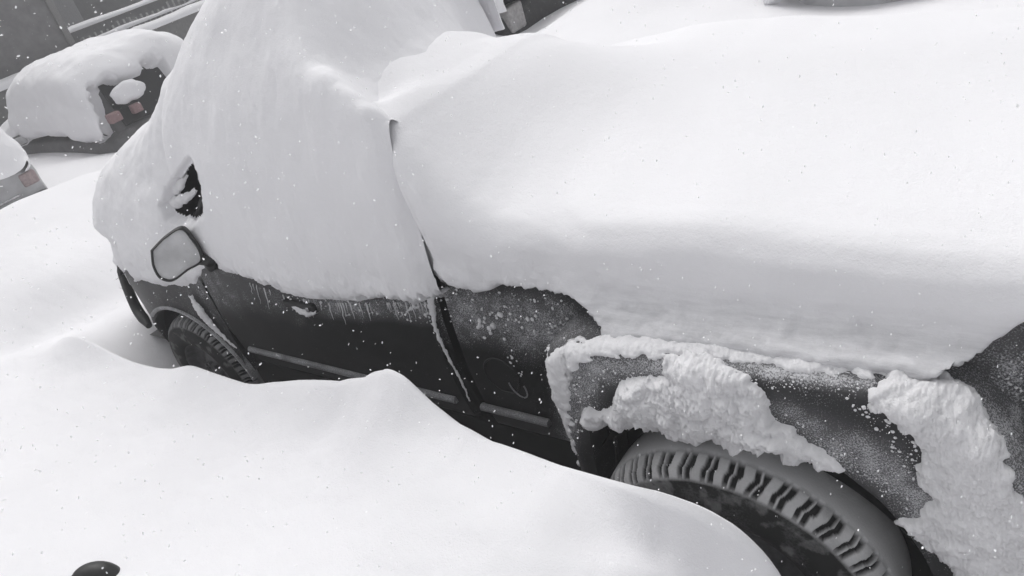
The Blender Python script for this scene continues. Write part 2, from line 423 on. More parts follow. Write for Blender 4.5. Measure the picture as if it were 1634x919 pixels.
# trim strips low on the flank
for xa, xb in ((-3.45, -2.0), (-1.86, -1.53)):
    x = np.linspace(xa, xb, 60); z = np.full_like(x, .605); y = ybody(x, z) - .018
    P = np.stack([x, y, z], -1); mb = MB().tube(P, .017, 10)
    mb.a['dust'] = list(.42 + .3 * fbm(np.array(mb.v), 9, 3, 2)); part(mb, 'side_trim', TRIM)
# front fender with its arch, wheel well, bumper
def arched(xs, zt, zb, yo, edge=.05, n=26):
    """section loft: ledge on the body, rounded shoulder, outer face, lip"""
    G = []
    for x, a, b, y in zip(xs, zt, zb, yo):
        e = min(edge, max(.4 * (a - b), .004)); ph = np.linspace(0, np.pi / 2, 10)
        e2 = min(e, max(abs(y - .03), .004))
        s = [(.06, a)] + [(y + e2 * (1 - np.sin(p)), a - e * (1 - np.cos(p))) for p in ph] + [(y, b + (a - e - b) * t) for t in (.75, .5, .25, 0)] + [(y + .012, b - .006), (y + .03, b), (.06, b + .01)]
        G.append(curve(s, n))
    G = np.array(G); return np.concatenate([np.repeat(np.asarray(xs)[:, None, None], n, 1), G], -1)
xs = np.linspace(-4.76, -3.56, 90)
wc = np.array([-4.03, .32])
arch = wc[1] + np.sqrt(np.clip(.47 ** 2 - (xs - wc[0]) ** 2, 0, 1))
zb = np.where(np.abs(xs - wc[0]) < .47, np.maximum(arch, .42), .42)
zt = hermite([-4.9, -4.7, -4.3, -3.56], [.8, .88, 1.02, 1.1], xs)
yo = hermite([-4.78, -4.66, -4.58, -4.5, -4.4, -4.2, -3.7, -3.56], [.55, .34, .20, .06, .0, -.02, -.005, .0], xs)
fg = arched(xs, zt, zb, yo, .06)
part(MB().grid(fg, dust=dust(fg, .2)), 'front_fender', PAINT)
mb = MB().grid(np.array([[(wc[0] + r * math.cos(a), y, wc[1] + r * math.sin(a)) for r, y in ((.472, -.024), (.485, -.030), (.495, -.028), (.50, .01))] for a in np.linspace(R(8), R(126), 60)]), dust=.6)
part(mb, 'arch_lip', TRIM)
# hood
hx = np.linspace(-4.74, -3.5, 30); hy = np.linspace(.3, 1.3, 24); HX, HY = np.meshgrid(hx, hy, indexing='ij')
HZ = hermite([-4.9, -4.75, -4.3, -3.5], [.8, .85, 1.05, 1.1], HX.ravel()).reshape(HX.shape) + .05 * (1 - ((HY - .8) / .76) ** 2)
part(MB().grid(np.stack([HX, HY, HZ], -1)), 'hood', PAINT)
bp = [atY(190, 418, .12), atY(203, 458, .10), atY(218, 492, .07), atY(238, 520, .02)]
mb = MB().tube(curve(bp, 24), np.interp(np.arange(24), [0, 3, 19, 23], [.012, .028, .034, .02]), 12); part(mb, 'bumper_end', BLACK)
mb = MB().box((-4.9, .2, .42), (-4.78, 1.4, .62), .04); part(mb, 'front_bumper', BLACK)
mb = MB().box((-4.82, .2, .62), (-4.76, 1.4, .86), .02); part(mb, 'grille', BLACK)
# wheel wells and underbody
mb = MB().box((-4.5, .16, .35), (-3.55, 1.44, .98), .03); part(mb, 'engine_bay', DEEP)
mb = MB().box((-3.62, .05, -.1), (-1.3, 1.5, .47), .02); part(mb, 'under_cab_shade', DEEP)  # black block added below the sills, stands in for the shade under the cab
mb = MB().box((-1.4, .3, -.1), (.9, 1.3, .5), .02); part(mb, 'chassis', DEEP)
mb = MB().box((.14, .07, .02), (1.08, 1.4, .47), .03); part(mb, 'rear_valance', DEEP)

def tyre_wheel(c, Rr, yo, wid, nm):
    """off-road tyre with shoulder lugs; c = hub (x,z), yo = outer face"""
    w = bpy.data.objects.new('wheel', None); COL.objects.link(w); w.parent = truck
    w.location = np.array([c[0], yo + wid / 2, c[1]]) - T0
    base = np.array([c[0], yo + wid / 2, c[1]])
    prof = curve([(Rr * .56, .012), (Rr * .62, .0), (Rr * .75, -.004), (Rr * .845, .002), (Rr * .90, .010), (Rr * .95, .026), (Rr * .985, .05), (Rr, .085), (Rr * 1.004, wid / 2), (Rr, wid - .085), (Rr * .97, wid - .03), (Rr * .84, wid), (Rr * .6, wid - .01)], 84)
    nt_ = 40 * 30; th = np.linspace(0, 2 * np.pi, nt_, endpoint=False)
    TH, RAD = np.meshgrid(th, prof[:, 0], indexing='ij'); YY = np.broadcast_to(prof[:, 1], TH.shape)
    v = np.broadcast_to(np.arange(84) / 83., TH.shape)
    arc = np.r_[0, np.cumsum(np.hypot(*np.diff(prof, axis=0).T))]
    k0 = np.argmin(abs(prof[:40, 0] - Rr * .895)); k1 = np.argmin(np.abs(prof[:, 1] - .070))
    s = (np.arange(84) - k0) / (k1 - k0); S = np.broadcast_to(s, TH.shape)
    band = smooth(-.02, .10, S) * smooth(1.06, .92, S)
    jit = .12 * vnoise(np.stack([TH * 40 / 6.2832 // 1, S * 2, 0 * TH], -1), 3)
    zig = .10 * smooth(.4, .6, S)
    ph = (TH * 40 / (2 * np.pi) + zig + .10 * S + jit * .5) % 1
    notch = np.maximum(smooth(.15, .09, np.abs(ph - .22)), smooth(.13, .08, np.abs(ph - .56)) * smooth(-.05, .2, S)) * band
    depth = .016 * notch
    nr = np.stack([np.gradient(prof[:, 1]), -np.gradient(prof[:, 0])], -1)   # (r,y) outward
    nr /= np.linalg.norm(nr, axis=1, keepdims=True)
    nr = np.where((nr[:, :1] * (prof[:, :1] - Rr * .8) + nr[:, 1:] * (prof[:, 1:] - wid / 2)) < 0, -nr, nr)
    rr = RAD - depth * nr[:, 0]; yy = YY - depth * nr[:, 1]
    tread = smooth(.95, 1.15, S)
    d = .38 + .5 * tread + .38 * band * (1 - notch) - .35 * notch
    d = np.where(S < 0, .06, d)
    P = np.stack([rr * np.cos(TH), yo + yy - base[1], rr * np.sin(TH)], -1)
    d = (d + .12 * fbm(P, 14, 3, 4)) * (.62 if nm == 'front' else 1)
    d = d - .22 * smooth(.1, .5, fbm(P, 9, 4, 40)) * band + .18 * smooth(.05, .4, fbm(P, 21, 3, 41)) * (S < 0)
    MB().grid(P, closeu=True, dust=d).build('tyre', TYRE, w, True)
    m = MB(); rp = curve([(Rr * .6, .02), (Rr * .57, .012), (Rr * .54, .03), (Rr * .50, .07), (Rr * .40, .085), (Rr * .22, .06), (Rr * .12, .05), (.001, .045)], 40)
    a = np.linspace(0, 2 * np.pi, 72, endpoint=False)
    m.grid(np.stack([np.outer(np.cos(a), rp[:, 0]), np.broadcast_to(rp[:, 1] + yo - base[1], (72, 40)), np.outer(np.sin(a), rp[:, 0])], -1), closeu=True, dust=.3)
    for k in range(8):
        t = k * math.pi / 4; m.tube([(Rr * .16 * math.cos(t), yo - base[1] + .058, Rr * .16 * math.sin(t)), (Rr * .16 * math.cos(t), yo - base[1] + .03, Rr * .16 * math.sin(t))], .012, 6)
    m.build('rim', STEEL, w, True, 40)
    return w
# tyre rubber with packed grey frost where 'dust' is high
m_, nt, b = mat('frosted_tyre'); tc = N(nt, 'ShaderNodeTexCoord').outputs['Object']
at = N(nt, 'ShaderNodeAttribute', attribute_name='dust').outputs['Fac']
n1 = N(nt, 'ShaderNodeTexNoise', Scale=140.0, Detail=5.0, Roughness=.7); nt.links.new(tc, n1.inputs['Vector'])
a1 = N(nt, 'ShaderNodeMath', operation='MULTIPLY_ADD'); nt.links.new(n1.outputs[0], a1.inputs[0]); a1.inputs[1].default_value = .30; nt.links.new(at, a1.inputs[2])
cc = ramp(nt, a1.outputs[0], .22, 1.0, (.012, .012, .012, 1), (.50, .50, .505, 1)); nt.links.new(cc, b.inputs['Base Color'])
b.inputs['Roughness'].default_value = .85; bump(nt, b, n1.outputs[0], .3, .004); TYRE = m_
tyre_wheel((-.74, .43), .465, -.285, .27, 'rear'); tyre_wheel((-4.03, .32), .385, -.03, .27, 'front')

# bed side
bg = flank(-1.855, 1.1, .46, 1.37, .008)
part(MB().grid(bg, dust=dust(bg)), 'bed_side', PAINT)
mb = MB().box((-1.86, .09, .45), (1.1, 1.55, 1.38), .02); part(mb, 'cargo_bed', DEEP)
# fuel filler door: round recess ring with a flap
fc = atY(800, 600, -.014)
a = np.linspace(0, 2 * np.pi, 40, endpoint=False)
ring = np.array([[(fc[0] + r * math.cos(t), ybody(0, fc[2]) - .013 - h, fc[2] + r * 1.05 * math.sin(t)) for r, h in ((.074, .0), (.076, .003), (.080, .003), (.083, .0))] for t in a])
fd = part(MB().grid(ring, closeu=True, dust=.15), 'fuel_filler', PAINT)
fl = atY(828, 612, -.03)
lp = [fl + np.array([.035 * math.cos(t) + .012 * math.sin(t), -.012, -.05 * math.sin(t) - .005]) for t in np.linspace(-.2, math.pi + .2, 20)]
part(MB().tube(lp, .003, 8, dust=.35), 'filler_strap', TRIM, fd)

# rear fender: a boxy flare standing off the bed side
FX0, FX1 = -1.36, .16
def fender_y(x):
    r = .135; t = np.clip((x - FX0) / r, 0, 1); u = np.clip((FX1 + .02 - x) / .34, 0, 1); return .03 - .23 * np.sqrt(np.clip(1 - (1 - t) ** 2, 0, 1)) * np.sqrt(np.clip(1 - (1 - u) ** 2, 0, 1))
AR = np.array([(-1.36, .33), (-1.205, .37), (-1.192, .58), (-1.178, .82), (-1.155, .91), (-1.10, .945), (-1.0, .955), (-.68, .965), (-.45, .945), (-.33, .86), (-.25, .74), (-.2, .6), (-.18, .4)])
xs = np.unique(np.r_[np.linspace(FX0, FX0 + .22, 120), np.linspace(FX0 + .22, -.15, 110), np.linspace(-.15, FX1, 50)])
zt = hermite([-1.36, -1.335, -1.29, -1.19, -.8, -.35, -.2, -.08, .04, .16], [1.02, 1.08, 1.135, 1.185, 1.215, 1.22, 1.19, 1.09, .92, .62], xs)
zb = np.where(xs < -.18, hermite(AR[:, 0], AR[:, 1], xs), .42)
zb = np.minimum(zb, zt - .05)
# front post: below the arch's front corner the fender face is only the strip ahead of the opening
fg = arched(xs, zt, zb, fender_y(xs), .045, 44)
part(MB().grid(fg, dust=dust(fg, .16)), 'rear_fender', FENDER)
mb = MB()
wl = np.array([[(-.74 + .56 * math.cos(t), y, .43 + .52 * math.sin(t)) for y in (-.17, .3)] for t in np.linspace(0, math.pi, 40)]); mb.grid(wl)
mb.box((-1.24, -.0, .3), (-.1, .06, .95), 0)
part(mb, 'wheel_well', DEEP)
for q in ((968, 690), (978, 692)):
    p = atY(q[0], q[1] - 25, -.10); p2 = atY(q[0] + 8, q[1] + 65, -.10)
    part(MB().tube([p, (p + p2) / 2 + [.004, 0, 0], p2], .006, 8, dust=.3), 'brake_hose', RUBBER)


# mirror on the door corner
MQ = [(240, 400), (262, 378), (292, 363), (306, 378), (322, 404), (324, 414), (300, 432), (268, 450), (256, 446), (244, 428)]
MN = np.array([.80, -.55, .22]); MN /= np.linalg.norm(MN); MC = atX(282, 408, -3.27)
def atM(px, py, off=0.0):
    r = ray(px, py); t = ((MC + MN * off - CP) @ MN) / (r @ MN); return CP + r * t
mc = curve([atM(*q) for q in MQ] + [atM(*MQ[0])], 73)[:-1]; cen = mc.mean(0)
rings = np.array([cen + (mc - cen) * sc + MN * d for sc, d in ((.0, .0), (.5, .001), (.86, .0), (.90, -.001), (.905, .006), (.94, .012), (.985, .008), (1.01, -.006), (1.02, -.03), (.98, -.07), (.85, -.11), (.6, -.135), (.0, -.15))])
mo = part(MB().grid(rings[3:], closev=True), 'side_mirror', BLACK)
part(MB().grid(rings[:4], closev=True), 'mirror_glass', MIRROR, mo)
arm = [atM(312, 412, -.05), atM(326, 414, -.03), atY(335, 424, -.02), atY(338, 430, .06)]
part(MB().tube(curve(arm, 16), np.linspace(.030, .020, 16), 10), 'mirror_arm', BLACK, mo)
part(MB().tube([atY(322, 376, -.01), atY(328, 398, -.02), atY(334, 420, -.02)], [.004, .008, .012], 8), 'mirror_brace', BLACK, mo)

# ------------------------------------------------------------------ snow lying on the truck
def loft(keys, nx, ns, x0=None, x1=None):
    """keys: {x: [(dx?,y,z)...]}; returns an (nx,ns,3) sheet"""
    ks = sorted(keys); secs = np.array([curve([(p if len(p) == 3 else (k, *p)) for p in keys[k]], ns).ravel() for k in ks])
    t = np.linspace(0, 1, nx); kt = (np.array(ks) - ks[0]) / (ks[-1] - ks[0])
    return hermite(kt, secs, t).reshape(nx, ns, 3)

def outward(P, ref):
    n = normals(P); s = np.sign(((P - ref) * n).sum(-1).mean()); return n * s

# --- bed: side sheet, brow and the broad drifted top
def bed_sec(x, low, brow, ytop, peak, far):
    o = .115 * smooth(-1.40, -1.2, x) * smooth(.35, -.05, x); dl = .0 * o
    return [(.03, low - .06), (-.012 - o, low - .2 * o), (-.045 - o * .8, low + .055), (-.055 - o * .2, low + .55 * (brow - low) - .1), (-.040, brow - .05), (.0, brow - .010), (.03, brow + .0), (ytop, brow * .95 + peak * .05 + .003), (.45, brow * .55 + peak * .45), (.9, peak), (1.35, far), (1.7, far - .05), (2.1, far - .25), (2.6, far - .62)]
bk = {}
for x, low, brow, peak, far in [(-2.9, 1.2, 1.95, 1.90, 1.60), (-2.3, 1.2, 1.965, 1.885, 1.56), (-2.1, 1.2, 1.96, 1.865, 1.55), (-1.98, 1.16, 1.92, 1.83, 1.54), (-1.90, 1.16, 1.865, 1.81, 1.54), (-1.82, 1.16, 1.825, 1.80, 1.55), (-1.78, 1.16, 1.78, 1.79, 1.56), (-1.72, 1.16, 1.712, 1.775, 1.57), (-1.67, 1.16, 1.66, 1.76, 1.575), (-1.61, 1.16, 1.607, 1.74, 1.58), (-1.55, 1.16, 1.563, 1.72, 1.59), (-1.44, 1.17, 1.52, 1.685, 1.60), (-1.324, 1.17, 1.505, 1.65, 1.60), (-1.1, 1.15, 1.522, 1.60, 1.59), (-.83, 1.19, 1.531, 1.565, 1.56),
                           (-.51, 1.20, 1.507, 1.535, 1.54), (-.24, 1.2, 1.492, 1.515, 1.525), (.1, 1.18, 1.485, 1.50, 1.50), (.7, 1.15, 1.44, 1.47, 1.46), (1.1, 1.1, 1.40, 1.43, 1.4), (1.35, .9, 1.2, 1.22, 1.2)]:
    bk[x] = bed_sec(x, low, brow, .09, peak, far)
    if x in (-1.90, -1.82, -1.78): bk[x] = [(a + (.055 if x < -1.85 else .05 if x < -1.8 else .02), b) for a, b in bk[x]]
    if x < -1.95: bk[x] = [(max(a, .10 if x > -2 else .15), b) for a, b in bk[x]]; bk[x][9] = (.9, peak - .01); bk[x][10] = (1.25, far + .05)
P = loft(bk, 560, 330)
nrm = outward(P, np.array([-.4, 1, 1.0]))
q = photo(P)
BEDOK = [(520, 150), (585, 200), (630, 330), (672, 425), (702, 454), (722, 468), (765, 474), (800, 464), (850, 470), (893, 478), (925, 497), (952, 528), (965, 560), (1080, 592), (1200, 612), (1330, 634), (1420, 640), (1500, 606), (1560, 570), (1600, 545), (1645, 517), (1720, 560), (2100, 800), (4200, 1600), (4200, -600), (300, -600)]
sd = sdist(q, BEDOK) + 8 * fbm(P, 15, 5, 3, .7) + 4 * fbm(P, 75, 3, 36)
near = smooth(.30, .05, P[..., 1]) * smooth(1.62, 1.5, P[..., 2])
push = smooth(8, -14, sd) * near
hang = .026 * fbm(P * np.array([1, 1, 1.6]), 2.4, 3, 8) + (.012 * fbm(P, 26, 4, 12) + .004 * fbm(P, 70, 2, 13)) * near * smooth(1.42, 1.26, P[..., 2]) + .004 * fbm(P * np.array([.35, 1, 1.5]), 18, 3, 14) * near
P = P + nrm * hang[..., None] * ((1 - .75 * smooth(.0, .25, P[..., 1])) * (1 - .6 * smooth(1.36, 1.46, P[..., 2]) * smooth(-1.95, -1.8, P[..., 0])))[..., None]
P[..., 1] += push * .22
thin = smooth(1.40, 1.20, P[..., 2]) * smooth(-1.35, -1.0, P[..., 0]) * smooth(.2, .0, P[..., 1])
thin = np.maximum(thin * .75, .8 * smooth(1.30, 1.2, P[..., 2]) * smooth(.2, .0, P[..., 1])) + .25 * smooth(40, -5, sd) * near
o = MB().grid(P, thin=np.clip(thin, 0, 1)).build('bed_snow', THIN)
tag(o, 'broad smooth snow drift filling the truck bed and hanging over its side', 'snow')

HOLE = [(300, 256), (314, 296), (318, 345), (303, 358), (288, 354), (268, 348), (259, 328), (274, 294)]
# --- cab: the tall wind-packed cap over roof and side windows
def cab_sec2(low, foot, mid, rim_y, rim_z, top, far):
    return [(.06, low - .05), (.0, low - .01), (foot, low + .05), (foot - .01, low + .2), (mid, 1.5), ((mid + rim_y) / 2 - .02, (1.5 + rim_z) / 2 + .04), (rim_y, rim_z), (rim_y + .14, rim_z + (top - rim_z) * .8), (.55, top), (1.0, top - .3 * (top - far)), (1.4, far), (1.6, far - .2), (1.7, far - .7)]
ck = {}
for x, low, foot, mid, ry, rz, top, far in [(-3.46, 1.16, .04, .12, .26, 1.66, 1.74, 1.70), (-3.40, 1.15, .0, .06, .20, 1.82, 1.95, 1.90), (-3.33, 1.14, -.04, .01, .17, 1.93, 2.06, 2.0), (-3.2, 1.12, -.06, -.03, .18, 2.02, 2.17, 2.12), (-3.0, 1.10, -.07, -.045, .18, 2.08, 2.27, 2.24),
                                            (-2.8, 1.08, -.07, -.05, .16, 2.11, 2.34, 2.34), (-2.5, 1.07, -.065, -.05, .14, 2.10, 2.38, 2.34),
                                            (-2.38, 1.07, -.065, -.05, .125, 2.085, 2.36, 2.32), (-2.27, 1.07, -.06, -.05, .10, 2.06, 2.27, 2.2), (-2.19, 1.07, -.06, -.05, .085, 2.04, 2.10, 2.0), (-2.12, 1.07, -.06, -.05, .07, 2.015, 1.93, 1.66), (-2.05, 1.08, -.06, -.05, .05, 2.0, 1.88, 1.5), (-1.97, 1.09, -.06, -.055, .03, 1.955, 1.78, 1.4), (-1.87, 1.1, -.06, -.055, .0, 1.895, 1.70, 1.3), (-1.82, 1.1, -.05, -.045, .015, 1.865, 1.62, 1.2), (-1.795, 1.1, -.02, -.01, .03, 1.84, 1.5, 1.1), (-1.80, 1.1, .06, .07, .09, 1.76, 1.3, 1.0)]:
    ck[x] = cab_sec2(low, foot, mid, ry, rz, top, far)
    e_ = float(smooth(-2.55, -2.3, x))
    ck[x] = [(x - e_ * .40 * float(smooth(.7, 1.4, a)), a, b) for a, b in ck[x]]
ks = sorted(ck)
P = loft(ck, 420, 330)
_k = np.exp(-(np.arange(-36, 37) / 13.) ** 2); _k /= _k.sum(); _pad = np.concatenate([np.repeat(P[:1], 36, 0), P, np.repeat(P[-1:], 36, 0)])
_S = sum(_k[m] * _pad[m:m + len(P)] for m in range(73)); _w = (smooth(-1.86, -1.95, P[..., 0].mean(1)) * smooth(-3.46, -3.3, P[..., 0].mean(1)))[:, None, None]
P = P * (1 - _w) + _S * _w
nrm = outward(P, np.array([-2.6, .9, 1.4]))
q = photo(P)
CABOK = [(344, 424), (352, 440), (385, 449), (420, 455), (445, 460), (452, 474), (515, 483), (560, 486), (600, 483), (640, 484), (672, 480), (700, 470), (760, 300), (760, -500), (0, -500), (0, 300)]
nl = fbm(P * np.array([1, 1, .3]) + np.stack([.35 * P[..., 2], 0 * P[..., 0], 0 * P[..., 0]], -1), 42, 3, 31)
sd = sdist(q, CABOK) + 6 * fbm(P, 22, 3, 5) + 11 * nl + 5 * fbm(P * np.array([1, 1, .25]), 90, 2, 33)
near = smooth(.25, .03, P[..., 1]) * smooth(1.32, 1.2, P[..., 2])
push = smooth(9, -12, sd) * near
hang = .024 * fbm(P * np.array([1.2, 1, .8]), 2.2, 3, 41) + .007 * fbm(P * np.array([1, 1, .6]), 13, 4, 44) + .008 * fbm(P, 34, 4, 45) * smooth(1.35, 1.15, P[..., 2]) + .003 * fbm(P, 80, 2, 46) * near
P = P + nrm * hang[..., None]
P[..., 1] += push * .11
hole = np.where((P[..., 1] < .6) & (P[..., 0] < -2.9), sdist(photo(P), HOLE) + 3 * fbm(P, 25, 2, 8), -99)
P[..., 1] += smooth(-7, 0, hole) * .04
o = MB().grid(P, keep=hole < 0).build('cab_snow', SNOW)
tag(o, 'tall rounded snow cap over the truck cab roof and side windows', 'snow')

# --- hood and windshield
hk = {}
for x, low, fo, ry, zt_, far in [(-4.96, .74, .24, .34, .80, .78), (-4.94, .74, .14, .26, .96, .92), (-4.86, .76, .06, .2, 1.10, 1.1), (-4.68, .82, .0, .2, 1.31, 1.3), (-4.52, .9, -.03, .2, 1.50, 1.48), (-4.38, .93, -.045, .2, 1.60, 1.58), (-4.15, .95, -.05, .2, 1.665, 1.65), (-3.9, .95, -.045, .2, 1.745, 1.74), (-3.68, .97, -.03, .2, 1.83, 1.8), (-3.48, 1.0, .0, .22, 1.93, 1.92), (-3.28, 1.05, .03, .24, 2.04, 2.03), (-3.05, 1.1, .1, .3, 2.08, 2.1)]:
    hk[x] = [(.07, low - .06), (.012, low - .01), (fo, low + .07), (fo, low + .16), (fo + .05, (low + zt_) / 2 + .02), (ry - .04, zt_ - .06), (ry + .06, zt_), (.55, zt_ + .012), (.9, zt_ + .0), (1.3, far - .03), (1.5, far - .15), (1.62, far - .5)]
P = loft(hk, 300, 260)
nrm = outward(P, np.array([-4.2, .8, 1.0])); q = photo(P)
HOODOK = [(-300, -300), (440, -300), (345, 100), (310, 262), (322, 330), (345, 425), (318, 446), (312, 470), (318, 490), (300, 478), (280, 486), (255, 478), (232, 480), (222, 470), (190, 425), (150, 300), (-300, 300)]
sd = sdist(q, HOODOK) + 6 * fbm(P, 20, 4, 51)
near = smooth(.3, .1, P[..., 1]) * smooth(1.3, 1.1, P[..., 2])
push = smooth(8, -10, sd) * near * .10
hang = .03 * fbm(P, 3., 3, 61) + .008 * fbm(P, 14, 4, 64) + .006 * fbm(P, 40, 3, 65) * near
P = P + nrm * hang[..., None]; P[..., 1] += push
hole = np.where(P[..., 1] < .6, sdist(photo(P), HOLE) + 4 * fbm(P, 25, 3, 8), -99)
P[..., 1] += smooth(-7, 0, hole) * .05
o = MB().grid(P, keep=(hole < 0)).build('hood_snow', SNOW)
tag(o, 'sloping snow over the truck hood and windshield, behind the door mirror', 'snow')

# --- crusted patches on the rear fender: thickness over the fender's own surface
def crust(name, label, poly, T, fe, amp, S, mt=CRUST, sc=26, seed=0, grp=None, rag=8):
    P = S.copy(); nrm = outward(P, np.array([-.5, .4, .8])); q = photo(P)
    for _k in range(40):
        for ax in (0, 1):
            a_ = np.roll(nrm, 1, ax); b_ = np.roll(nrm, -1, ax)
            if ax == 0: a_[0] = nrm[0]; b_[-1] = nrm[-1]
            else: a_[:, 0] = nrm[:, 0]; b_[:, -1] = nrm[:, -1]
            nrm = (nrm + a_ + b_) / 3
    nrm /= np.linalg.norm(nrm, axis=-1, keepdims=True)
    sd = sdist(q, poly) + rag * fbm(P, sc, 4, seed + 70) + .55 * rag * fbm(P * np.array([.45, 1, 1]), 75, 3, seed + 71)
    T = T * (1 - .65 * smooth(1230, 1340, q[..., 0]) * (1 if name == 'snow_clump' else 0))
    amp_ = amp * (1 - .7 * smooth(1230, 1340, q[..., 0]) * (1 if name == 'snow_clump' else 0))
    lump = np.abs(vnoise(P * 17 + .6 * vnoise(P * 9, seed + 3)[..., None], seed + 90)) * 1.0 + .5 * np.abs(vnoise(P * 41 + 5, seed + 91)) + .30 * np.abs(vnoise(P * 95 + 5, seed + 92)) + .28 * fbm(P, 190, 2, seed + 93)
    t = T * np.sqrt(1 - np.exp(-np.clip(sd, 0, None) / fe)) * (1 + .35 * fbm(P, sc * .4, 2, seed + 94)) + amp_ * (lump - .45) * smooth(-2, 9, sd) - .010 * smooth(3, -6, sd)
    P2 = P + nrm * t[..., None]
    o = MB().grid(P2, keep=(sd > -9)).build(name, mt)
    return tag(o, label, 'snow', grp)
xs2 = np.linspace(FX0 + .002, FX1 - .02, 620)
zt2 = hermite([-1.36, -1.335, -1.29, -1.19, -.8, -.35, -.2, -.08, .04, .16], [1.02, 1.08, 1.135, 1.185, 1.215, 1.22, 1.19, 1.09, .92, .62], xs2)
zb2 = np.minimum(np.where(xs2 < -.18, hermite(AR[:, 0], AR[:, 1], xs2), .42), zt2 - .05)
FS = arched(xs2, zt2, zb2, fender_y(xs2), .045, 200)
FS = FS[:, :186]
_k = np.exp(-(np.arange(-24, 25) / 9.) ** 2); _k /= _k.sum(); _pad = np.concatenate([np.repeat(FS[:1], 24, 0), FS, np.repeat(FS[-1:], 24, 0)])
_S = sum(_k[m] * _pad[m:m + len(FS)] for m in range(49)); _w = smooth(-.36, -.28, FS[..., 0].mean(1))[:, None, None] * smooth(FX1 - .02, FX1 - .06, FS[..., 0].mean(1))[:, None, None]
FS = FS * (1 - _w) + _S * _w
crust('ledge_snow', 'long thin snow ridge along the top ledge of the rear fender', [(870, 600), (878, 560), (905, 540), (1000, 532), (1200, 540), (1420, 580), (1420, 603), (1385, 600), (1330, 598), (1290, 596), (1240, 584), (1180, 578), (1120, 572), (1060, 568), (1000, 572), (940, 575), (912, 590), (905, 640), (915, 700), (920, 740), (905, 735), (890, 690), (876, 630)],  .017, 18, .008, FS, sc=30, seed=1, rag=12)
crust('snow_clump', 'lumpy snow slab stuck to the rear fender just above the tyre', [(930, 652), (960, 652), (988, 656), (985, 632), (994, 608), (1020, 598), (1045, 601), (1062, 590), (1066, 566), (1130, 566), (1160, 588), (1195, 604), (1222, 632), (1240, 662), (1275, 690), (1310, 714), (1350, 750), (1345, 757), (1300, 738), (1262, 725), (1240, 712), (1210, 712), (1180, 704), (1150, 697), (1115, 690), (1085, 690), (1050, 680), (1000, 672), (980, 664), (945, 672), (934, 682)], .060, 26, .024, FS, sc=20, seed=2, rag=11)
crust('snow_column', 'wide snow column clinging to the fender behind the wheel, at the right edge', [(1385, 640), (1380, 620), (1420, 592), (1470, 594), (1530, 608), (1562, 640), (1580, 680), (1595, 720), (1612, 760), (1640, 800), (1680, 900), (1680, 980), (1540, 980), (1520, 905), (1480, 880), (1440, 838), (1432, 822), (1475, 815), (1490, 795), (1462, 760), (1472, 725), (1440, 690), (1410, 665)], .040, 48, .017, FS, sc=24, seed=3, rag=16)

def ridge(name, label, pts, wid, lift, seed, Yoff=-.02):
    c = curve([atY(a, b, Yoff) for a, b in pts], 160); w_ = np.interp(np.linspace(0, 1, 160), np.linspace(0, 1, len(wid)), wid)
    w_ = w_ * (1 + .5 * fbm(c, 22, 3, seed)); T = np.gradient(c, axis=0); T /= np.linalg.norm(T, axis=1, keepdims=True)
    sd_ = np.cross(T, [0, -1, 0]); sd_ /= np.linalg.norm(sd_, axis=1, keepdims=True)
    a = np.linspace(-.2, np.pi + .2, 13)
    G = c[:, None] + sd_[:, None] * (w_[:, None] * np.cos(a))[..., None] + np.array([0, -1, 0]) * (w_[:, None] * lift * (np.sin(a) + .1))[..., None]
    G = G + .004 * fbm(G, 60, 2, seed)[..., None]
    return tag(MB().grid(G).build(name, CRUST), label, 'snow')
ridge('seam_snow', 'thin snow line down the rear edge of the cab', [(685, 462), (689, 490), (695, 522), (708, 555), (728, 592), (750, 640)], [.018, .013, .010, .008, .006, .003], .6, 5)
ridge('seam_snow', 'snow streak down the front edge of the door, below the mirror', [(304, 470), (318, 492), (340, 520), (360, 540), (378, 556)], [.02, .035, .028, .016, .005], .5, 6)

b_ico = bmesh.new(); bmesh.ops.create_icosphere(b_ico, subdivisions=2, radius=1)
CV = np.array([v.co[:] for v in b_ico.verts]); CF = [tuple(v.index for v in f.verts) for f in b_ico.faces]; b_ico.free()
cm = MB()
def crumbs(poly, n, lo, hi, Yf, seed):
    g = np.random.default_rng(seed); poly = np.array(poly, float); a, b = poly.min(0), poly.max(0); k = 0
    while k < n:
        q = g.uniform(a, b)
        if sdist(q[None], poly)[0] < 0: continue
        p = atY(q[0], q[1], Yf); 
        if Yf > -.1: p = atY(q[0], q[1], float(ybody(0, p[2])) - .013)
        r = lo + .72 * (hi - lo) * g.random() ** 3.5
        V = CV * r * g.uniform(.7, 1.3, 3) * (1 + .3 * vnoise(CV * 1.7 + g.uniform(0, 50, 3), 1))[:, None] * np.array([1, .7, 1])
        cm.add(p + V, CF); k += 1
crumbs([(690, 460), (800, 465), (900, 480), (945, 525), (900, 530), (820, 545), (740, 530), (700, 500)], 170, .0015, .009, 0, 1)
crumbs([(750, 505), (800, 500), (810, 530), (770, 540)], 16, .006, .016, 0, 2)
crumbs([(440, 470), (690, 480), (700, 520), (600, 505), (460, 495)], 150, .0012, .008, 0, 3)
crumbs([(640, 485), (690, 478), (696, 510), (650, 505)], 22, .004, .011, 0, 4)
crumbs([(1150, 590), (1390, 612), (1385, 640), (1230, 625)], 90, .001, .005, -.205, 5)
crumbs([(1345, 640), (1400, 640), (1470, 720), (1475, 790), (1440, 740), (1390, 680)], 120, .001, .007, -.205, 6)
crumbs([(915, 600), (960, 590), (1040, 590), (960, 620), (935, 690), (918, 690)], 110, .001, .006, -.205, 7)
crumbs([(1240, 650), (1330, 700), (1450, 790), (1460, 830), (1350, 740), (1260, 690)], 120, .001, .004, -.205, 8)
